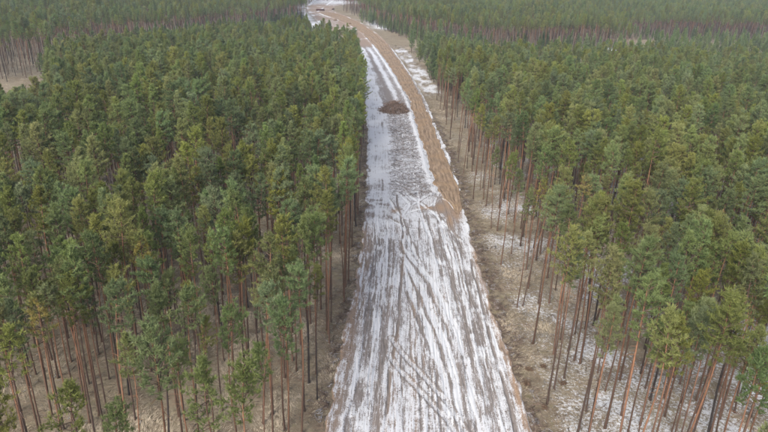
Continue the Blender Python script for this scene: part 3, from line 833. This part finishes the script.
# ------------------------------------------------------------------ everything behind them: one forest
def forest_object(name, items, sources, label):
    """items: rows of x, y, proto, scale, rz, lean, dir -> points carrying instances of the single trees' meshes"""
    n = len(items); A = np.array([it[:7] for it in items], float)
    co = np.stack([A[:, 0], A[:, 1], ground_z(A[:, 0], A[:, 1]) - 0.05], 1)
    me = bpy.data.meshes.new(name)
    me.vertices.add(n); me.vertices.foreach_set("co", co.astype(np.float32).ravel())
    rot = np.array([(Matrix.Rotation(r[5], 3, Vector((math.cos(r[6]), math.sin(r[6]), 0))) @ Matrix.Rotation(r[4], 3, 'Z')).to_euler() for r in A])
    at = me.attributes.new("rot", 'FLOAT_VECTOR', 'POINT'); at.data.foreach_set("vector", rot.astype(np.float32).ravel())
    at = me.attributes.new("scl", 'FLOAT', 'POINT'); at.data.foreach_set("value", A[:, 3].astype(np.float32))
    at = me.attributes.new("pick", 'INT', 'POINT'); at.data.foreach_set("value", A[:, 2].astype(np.int32))
    o = link(name, me)
    ng = bpy.data.node_groups.new(name + "_nodes", 'GeometryNodeTree')
    ng.interface.new_socket("Geometry", in_out='INPUT', socket_type='NodeSocketGeometry')
    ng.interface.new_socket("Geometry", in_out='OUTPUT', socket_type='NodeSocketGeometry')
    gi, go = ng.nodes.new("NodeGroupInput"), ng.nodes.new("NodeGroupOutput")
    iop = ng.nodes.new("GeometryNodeInstanceOnPoints")
    allj = ng.nodes.new("GeometryNodeJoinGeometry")
    for k in sorted(sources, reverse=True):
        j = ng.nodes.new("GeometryNodeJoinGeometry")
        for ob in sources[k]:
            oi = ng.nodes.new("GeometryNodeObjectInfo"); oi.inputs["Object"].default_value = ob; oi.transform_space = 'ORIGINAL'
            ng.links.new(oi.outputs["Geometry"], j.inputs[0])
        g2 = ng.nodes.new("GeometryNodeGeometryToInstance")
        ng.links.new(j.outputs[0], g2.inputs[0]); ng.links.new(g2.outputs[0], allj.inputs[0])
    def named(nm, ty):
        x = ng.nodes.new("GeometryNodeInputNamedAttribute"); x.data_type = ty; x.inputs["Name"].default_value = nm
        return x.outputs["Attribute"]
    ng.links.new(gi.outputs[0], iop.inputs["Points"]); ng.links.new(allj.outputs[0], iop.inputs["Instance"])
    iop.inputs["Pick Instance"].default_value = True
    ng.links.new(named("pick", 'INT'), iop.inputs["Instance Index"])
    e2r = ng.nodes.new("FunctionNodeEulerToRotation"); ng.links.new(named("rot", 'FLOAT_VECTOR'), e2r.inputs[0])
    ng.links.new(e2r.outputs[0], iop.inputs["Rotation"])
    ng.links.new(named("scl", 'FLOAT'), iop.inputs["Scale"])
    ng.links.new(iop.outputs[0], go.inputs[0])
    md = o.modifiers.new("forest", 'NODES'); md.node_group = ng
    tag(o, label, kind="stuff")
    return o

# ------------------------------------------------------------------ young thicket right of the sandy road
ry = random.Random(5)
young = []
for k in range(110):
    for _ in range(60):
        y = ry.uniform(252, 366); x = interp(y, STRIP_R) + np.interp(y, [250, 330, 372], [7.0, 8.0, 10]) + ry.uniform(0, 34) * (1 if y > 290 else 0.35)
        if all(math.hypot(x - q[0], y - q[1]) > 2.3 for q in young): break
    young.append((x, y))
for k in range(130):
    for _ in range(60):
        x = ry.uniform(128, 268); y = 366 + (x - 150) * 0.25 + ry.uniform(0, 40) * min(1, (x - 140) / 60)
        if all(math.hypot(x - q[0], y - q[1]) > 2.6 for q in young): break
    young.append((x, y))
young_a = sorted(young[:110], key=lambda q: q[1]); young_b = sorted(young[110:], key=lambda q: q[0])
for lst, txt, grp, sc in ((young_a, "young bushy %s pine, %s from the near end of the sandy road's thicket", "young pines beside the sandy road", 1.35),
                          (young_b, "young low %s pine, %s from the left in the belt before the far wall", "young pines on the far ride", 1.15)):
    for q, (x, y) in enumerate(lst):
        P = YOUNG[ry.randrange(3)]
        root, a, b = place_tree([x, y, 0, sc * ry.uniform(0.7, 1.25), ry.uniform(0, 6.28), 0.02, ry.uniform(0, 6.28)], P, "young_pine", txt % (TINT_WORD[P["tint"]], (NUM(q + 1))), grp, "pine sapling")
        SRC.setdefault(len(PROTO) + YOUNG.index(P), (a, b))

under = []
for (ax_, ay_), (bx_, by_) in (((-140, 250), (-132, 318)), ((-130, 326), (-115, 367)), ((-115, 367), (-91, 426)), ((-91, 426), (-66, 489)), ((28, 374), (150, 378)), ((150, 458), (330, 458)), ((26, 384), (-22, 520))):
    for k in range(int(math.hypot(bx_ - ax_, by_ - ay_) / 1.5)):
        t_ = ry.random()
        under.append([ax_ + (bx_ - ax_) * t_ + ry.gauss(0, 3.0), ay_ + (by_ - ay_) * t_ + abs(ry.gauss(0, 7.0)), len(PROTO) + ry.randrange(3), ry.uniform(0.35, 1.25), ry.uniform(0, 6.28), 0.02, 0.0])
rest = under + [t for i, t in enumerate(trees) if i not in near_set]
assert len(SRC) == len(PROTO) + len(YOUNG), SRC.keys()
forest_object("forest", rest, SRC, "the pine forest reaching away on both sides to the picture's top")

# ------------------------------------------------------------------ bare birches
def make_birch(seed, H):
    rs_ = np.random.RandomState(seed); tr, tw = Soup(), Soup()
    bend = rs_.uniform(-0.5, 0.5, 2)
    def ax(z): return np.array([bend[0] * (z / H) ** 2, bend[1] * (z / H) ** 2, z])
    zs = np.linspace(-0.3, H * 0.93, 10)
    tr.tube([ax(z) for z in zs], [0.12 * (1 - 0.85 * max(z, 0) / H) for z in zs], 6)
    for i in range(46):
        z = rs_.uniform(0.28, 0.93) * H; a = rs_.uniform(0, 6.28); Lb = (1 - z / H) * H * 0.26 + 0.5; Lb *= rs_.uniform(0.6, 1.2)
        d = np.array([math.cos(a) * 0.6, math.sin(a) * 0.6, 0.8]); p = ax(z)
        pts = [p, p + d * Lb * 0.5, p + d * Lb + np.array([0, 0, -0.15 * Lb])]
        tr.tube(pts, [0.03, 0.018, 0.008], 3)
        for j in range(12):
            s = rs_.uniform(0.3, 1.0); q = p + d * Lb * s; dd = unit(d * 0.5 + rs_.normal(size=3) * 0.6)
            l = rs_.uniform(0.4, 1.0)
            tw.tube([q, q + dd * l * 0.6, q + dd * l + np.array([0, 0, -0.2 * l])], [0.014, 0.010, 0.005], 3)
    return tr.mesh("trunk", M_BIRCH, True), tw.mesh("crown", M_TWIG)
BM = [make_birch(400 + i, 13.0 + i) for i in range(3)]
BIRCH = [(110.6, 278.8, "tall grey bare birch by the snow patch on the far ride"),
         (114.0, 281.0, "smaller grey bare birch by the snow patch on the far ride"),
         (24.5, 262.0, "bare pale birch at the near corner of the young thicket"),
         (20.5, 301.0, "bare pale birch half way along the young thicket by the road"),
         (-46.0, 97.5, "bare grey birch among the pines deep in the left forest"),
         (-44.0, 93.0, "thin bare grey birch just in front of another, left forest"),
         (-47.0, 238.0, "bare pale birch at the far end of the left near stand"),
         (-41.5, 217.0, "bare pale birch among pines left of the brush heap")]
for k, (x, y, lb) in enumerate(BIRCH):
    tm, cm = BM[k % 3]
    place_tree([x, y, 0, 1.0 + 0.15 * ((k * 7) % 3 - 0.6), k * 1.3, 0.03, k * 2.1], dict(trunk=tm, crown=cm), "birch_tree", lb, "bare birches among the pines", "birch tree")

# ------------------------------------------------------------------ brush heap on the strip
def stick(soup, rs_, p, yaw, pitch, L, r, bend=0.15, sides=4):
    d = np.array([math.cos(yaw) * math.cos(pitch), math.sin(yaw) * math.cos(pitch), math.sin(pitch)])
    s = np.array([-math.sin(yaw), math.cos(yaw), 0]) * rs_.normal() * bend * L + np.array([0, 0, rs_.normal() * bend * L * 0.5])
    soup.tube([p - d * L / 2, p + s * 0.5, p + d * L / 2], [r, r * 0.8, r * 0.35], sides, True)

def heap(name, loc, rx, ry_, hz, count, seed, mat, label, cat, L=(1.0, 3.5), rad=(0.02, 0.07), rot=0.0):
    rs_ = np.random.RandomState(seed)
    root = empty(name, loc, (0, 0, rot)); tag(root, label, cat)
    n = 28; an, rr = np.meshgrid(np.linspace(0, 2 * math.pi, n + 1)[:-1], np.linspace(0, 1, 9))
    Xh = np.cos(an) * rr * rx; Yh = np.sin(an) * rr * ry_
    Zh = hz * 0.82 * (1 - rr ** 1.7) * (0.7 + 0.6 * fbm(Xh / 1.6 + 9, Yh / 1.6, seed, 3)) - 0.25
    i = np.arange(8 * n); r, c = i // n, i % n
    F = np.stack([r * n + c, (r + 1) * n + c, (r + 1) * n + (c + 1) % n, r * n + (c + 1) % n], 1)
    link("earth_core", mesh_np("earth_core", np.stack([Xh, Yh, Zh], -1).reshape(-1, 3), F, mat, {}, True), root)
    s = Soup()
    for k in range(count):
        a = rs_.uniform(0, 6.283); q = math.sqrt(rs_.rand()) * 1.05
        p = np.array([math.cos(a) * q * rx, math.sin(a) * q * ry_, hz * (1 - min(q, 1) ** 1.7) * rs_.uniform(0.45, 1.1) + 0.05])
        stick(s, rs_, p, rs_.uniform(0, 6.28), rs_.normal(0, 0.35), rs_.uniform(*L), rs_.uniform(*rad))
    br = link("branches", s.mesh("branches", mat), root); br["kind"] = "stuff"
    return root
heap("brush_pile", (2.4, 212.5, 0.0), 4.2, 3.4, 3.4, 1500, 11, M_PILE, "large brown heap of grubbed branches and roots on the snowy strip", "brush pile", L=(1.2, 5.0), rad=(0.03, 0.10), rot=0.15)

# ------------------------------------------------------------------ dark stacks and stumps where the road bends far off
def log_stack(loc, rz, n, L, label, seed):
    rs_ = random.Random(seed); root = empty("log_stack", loc, (0, 0, rz)); tag(root, label, "log stack")
    row, k = n, 0; z = 0.25
    while row > 0:
        for c in range(row):
            s = Soup(); r = rs_.uniform(0.19, 0.26)
            y = (c - (row - 1) / 2) * 0.5 + rs_.uniform(-0.03, 0.03); dx = rs_.uniform(-0.25, 0.25)
            s.tube([np.array([dx - L / 2, y, z]), np.array([dx, y, z + rs_.uniform(-0.02, 0.02)]), np.array([dx + L / 2, y, z])], [r, r * 0.95, r * 0.88], 8, True)
            link("log", s.mesh("log", M_LOG), root)
        row -= 1; z += 0.43
    return root
log_stack((-66.0, 606, 0.05), 0.25, 4, 7.5, "long dark red-brown log stack at the far end of the sandy road", 1)
log_stack((-55.5, 622, 0.05), 1.2, 3, 3.5, "small dark log stack behind the far end of the sandy road", 2)

def stump(loc, r, hgt, label, seed):
    rs_ = np.random.RandomState(seed); root = empty("tree_stump", loc); tag(root, label, "stump")
    s = Soup(); s.tube([np.array([0, 0, -0.2]), np.array([0, 0, 0.1]), np.array([0, 0, hgt])], [r * 1.5, r * 1.1, r], 9, True); link("bole", s.mesh("bole", M_SHRUB), root)
    s = Soup()
    for k in range(6):
        a = k * 1.05 + rs_.uniform(-0.3, 0.3); d = np.array([math.cos(a), math.sin(a), 0])
        s.tube([d * r * 0.5 + np.array([0, 0, 0.25]), d * r * 1.8 + np.array([0, 0, 0.08]), d * r * 2.8 + np.array([0, 0, -0.1])], [r * 0.4, r * 0.25, 0.03], 4)
    link("roots", s.mesh("roots", M_SHRUB), root)
stump((-44.5, 520, 0.0), 0.9, 1.1, "dark stump on the bare brown ground left of the far road", 1)
stump((-31.5, 497, 0.0), 0.8, 0.9, "dark stump close to the sandy road on the far brown ground", 2)

# ------------------------------------------------------------------ low shrubs on the right verge
def shrub_mesh(seed):
    rs_ = np.random.RandomState(seed); s = Soup(); t = Soup()
    for k in range(60):
        a = rs_.uniform(0, 6.28); el = rs_.uniform(0.35, 1.4); l = rs_.uniform(0.35, 0.8)
        d = np.array([math.cos(a) * math.cos(el), math.sin(a) * math.cos(el), math.sin(el)])
        p = np.array([rs_.normal() * 0.12, rs_.normal() * 0.12, 0]); s.tube([p, p + d * l * 0.6, p + d * l + np.array([0, 0, -0.05])], [0.018, 0.012, 0.004], 3)
        for j in range(4):
            q = p + d * l * rs_.uniform(0.5, 1.0); t.tris(np.array([q, q + rs_.normal(size=3) * 0.10, q + rs_.normal(size=3) * 0.10]), np.zeros(3))
    return s.mesh("stems", M_SHRUB), t.mesh("leaves", M_SHRUB)
SM = [shrub_mesh(500 + i) for i in range(2)]
for k, (x, y, lb) in enumerate([
        (21.9, 68.6, "dark low shrub on the right verge behind two pine trunks"), (19.8, 67.8, "dark low shrub midway between the strip and the right trunks"),
        (18.9, 64.8, "dark low shrub closest to the right edge of the strip"), (20.2, 60.4, "dark low shrub at the foot of the leaning right-hand pine"),
        (23.7, 65.2, "dark low shrub between the trunks right of the strip")]):
    root = empty("low_shrub", (x, y, float(ground_z(x, y))), (0, 0, k), 0.75 + 0.15 * (k % 3)); tag(root, lb, "shrub", "dark low shrubs on the right verge")
    link("stems", SM[k % 2][0], root); link("leaves", SM[k % 2][1], root)

# ------------------------------------------------------------------ loose stuff: dry grass, brushwood, strip litter
rg = np.random.RandomState(9)
def grass():
    pts = []
    for (x0, x1, y0, y1, dens) in ((-60, -4, 48, 110, 8.0), (17, 62, 48, 110, 7.0), (-60, -4, 110, 140, 3.0), (17, 62, 110, 140, 3.0), (-30, -4, 135, 235, 1.6), (15, 48, 135, 250, 1.6), (-175, -95, 200, 300, 1.2), (0, 44, 235, 385, 1.6)):
        n = int((x1 - x0) * (y1 - y0) * dens)
        pts.append(np.stack([rg.uniform(x0, x1, n), rg.uniform(y0, y1, n)], 1))
    P = np.concatenate(pts)
    P = P[~strip_mask(P[:, 0], P[:, 1], 0.4)]
    u = np.abs(P[:, 0]) < 0.64 * P[:, 1] + 8
    P = P[u]
    dn = fbm(P[:, 0] / 5.0, P[:, 1] / 5.0, 91, 3) - 0.35 * np.clip(floor_snow(P[:, 0], P[:, 1]), 0, 1)
    P = P[dn > 0.30 + 0.12 * rg.rand(len(P))]
    B = 7; n = len(P)
    z = ground_z(P[:, 0], P[:, 1]) - 0.03
    C = np.repeat(np.stack([P[:, 0], P[:, 1], z], 1), B, 0); N = len(C)
    yaw0 = np.repeat(fbm(P[:, 0] / 6.0, P[:, 1] / 6.0, 95, 2) * 9.0, B)
    yaw = yaw0 + rg.normal(0, 0.6, N); el = rg.uniform(0.1, 0.75, N)
    D = np.stack([np.cos(yaw) * np.cos(el), np.sin(yaw) * np.cos(el), np.sin(el)], 1)
    Ln = rg.uniform(0.3, 0.75, (N, 1)); root = C + rg.normal(size=(N, 3)) * np.array([0.12, 0.12, 0])
    sd = np.stack([-np.sin(yaw), np.cos(yaw), np.zeros(N)], 1) * rg.uniform(0.02, 0.045, (N, 1))
    V = np.stack([root - sd, root + sd, root + D * Ln], 1).reshape(-1, 3)
    o = link("dry_grass", mesh_np("dry_grass", V, np.arange(N * 3).reshape(N, 3), M_GRASS, {}))
    tag(o, "dry tan grass lying on the forest floor between the trunks", kind="stuff")
grass()

def litter(name, spots, mat, label, L, rad, pitch=0.12):
    s = Soup()
    for x, y, z in spots:
        stick(s, rg, np.array([x, y, z + 0.06]), rg.uniform(0, 6.28), rg.normal(0, pitch), rg.uniform(*L), rg.uniform(*rad), 0.12, 3)
    o = link(name, s.mesh(name, mat)); tag(o, label, kind="stuff"); return o
sp = []
for _ in range(5200):
    y = 50 + 150 * rg.rand() ** 1.4
    x = interp(y, STRIP_L) - 0.2 - abs(rg.normal(0, 0.8)) if rg.rand() < 0.42 else interp(y, STRIP_R) + 0.3 + abs(rg.normal(0, 1.3))
    if fbm(np.array([x / 1.8]), np.array([y / 1.8]), 97, 2)[0] < 0.48: continue
    sp.append((x, y, float(ground_z(x, y)) + rg.uniform(0, 0.2)))
for _ in range(4200):
    y = rg.uniform(50, 130); x = rg.uniform(-45, -6) if rg.rand() < 0.5 else rg.uniform(18, 50)
    if rg.rand() < 0.2: y = rg.uniform(200, 380); x = float(interp(y, STRIP_R)) + rg.uniform(0.8, 9)
    sp.append((x, y, float(ground_z(x, y))))
litter("brushwood", sp, M_BRUSH, "dark broken branches and roots strewn along the strip's edges", (0.4, 1.8), (0.015, 0.05), 0.3)
def clods():
    V0 = np.array([[1, 0, 0], [-1, 0, 0], [0, 1, 0], [0, -1, 0], [0, 0, 1], [0, 0, -1]], float)
    F0 = np.array([[0, 2, 4], [2, 1, 4], [1, 3, 4], [3, 0, 4], [2, 0, 5], [1, 2, 5], [3, 1, 5], [0, 3, 5]])
    n = 5000
    y = 50 + 95 * rg.rand(n) ** 1.3; a_ = interp(y, STRIP_L); b_ = interp(y, STRIP_R)
    t = rg.rand(n); t = np.where(rg.rand(n) < 0.35, np.where(rg.rand(n) < 0.5, np.abs(rg.normal(0, 0.03, n)), 1 - np.abs(rg.normal(0, 0.03, n))), t)
    x = a_ + (b_ - a_) * t
    k_ = fbm(x / 0.9, y / 5.0, 88, 3) > 0.47; x, y = x[k_], y[k_]; n = len(x)
    r = 0.03 + 0.08 * rg.rand(n) ** 2.5
    V = V0[None] * (r[:, None, None] * rg.uniform(0.6, 1.3, (n, 6, 3))) + np.stack([x, y, 0.06 + rg.uniform(-0.05, 0.04, n)], 1)[:, None, :]
    F = F0[None] + (np.arange(n) * 6)[:, None, None]
    o = link("mud_clods", mesh_np("mud_clods", V.reshape(-1, 3), F.reshape(-1, 3), M_CLOD, {}))
    tag(o, "small clods of mud lying along the wheel tracks", kind="stuff")
clods()
sp = []
for _ in range(900):
    y = 130 + 90 * rg.rand() ** 1.1; x = rg.uniform(interp(y, [(1.0, 128), (1.6, 176), (-2, 230)]), interp(y, SAND_L) - 1.2)
    sp.append((x, y, 0.06 + rg.uniform(0, 0.1)))
litter("scattered_branches", sp, M_BRUSH_SNOW, "snow-dusted branches scattered over the middle of the strip", (0.8, 3.2), (0.03, 0.08), 0.08)

# ------------------------------------------------------------------ haze
bx = np.array([[x, y, z] for z in (-6, 56) for y in (-2700, 6200) for x in (-4200, 4200)], float)
hf = np.array([[0, 2, 3, 1], [4, 5, 7, 6], [0, 1, 5, 4], [2, 6, 7, 3], [0, 4, 6, 2], [1, 3, 7, 5]])
hm = bpy.data.materials.new("haze"); hm.use_nodes = True
ht = hm.node_tree; ht.nodes.remove(ht.nodes["Principled BSDF"])
vol = ht.nodes.new("ShaderNodeVolumePrincipled")
vol.inputs["Color"].default_value = (0.62, 0.83, 1.0, 1); vol.inputs["Density"].default_value = 0.00015
vol.inputs["Anisotropy"].default_value = 0.1
ht.links.new(vol.outputs[0], ht.nodes["Material Output"].inputs["Volume"])
haze = link("haze", mesh_np("haze", bx, hf, hm)); tag(haze, "thin pale winter haze over the forest", kind="stuff")
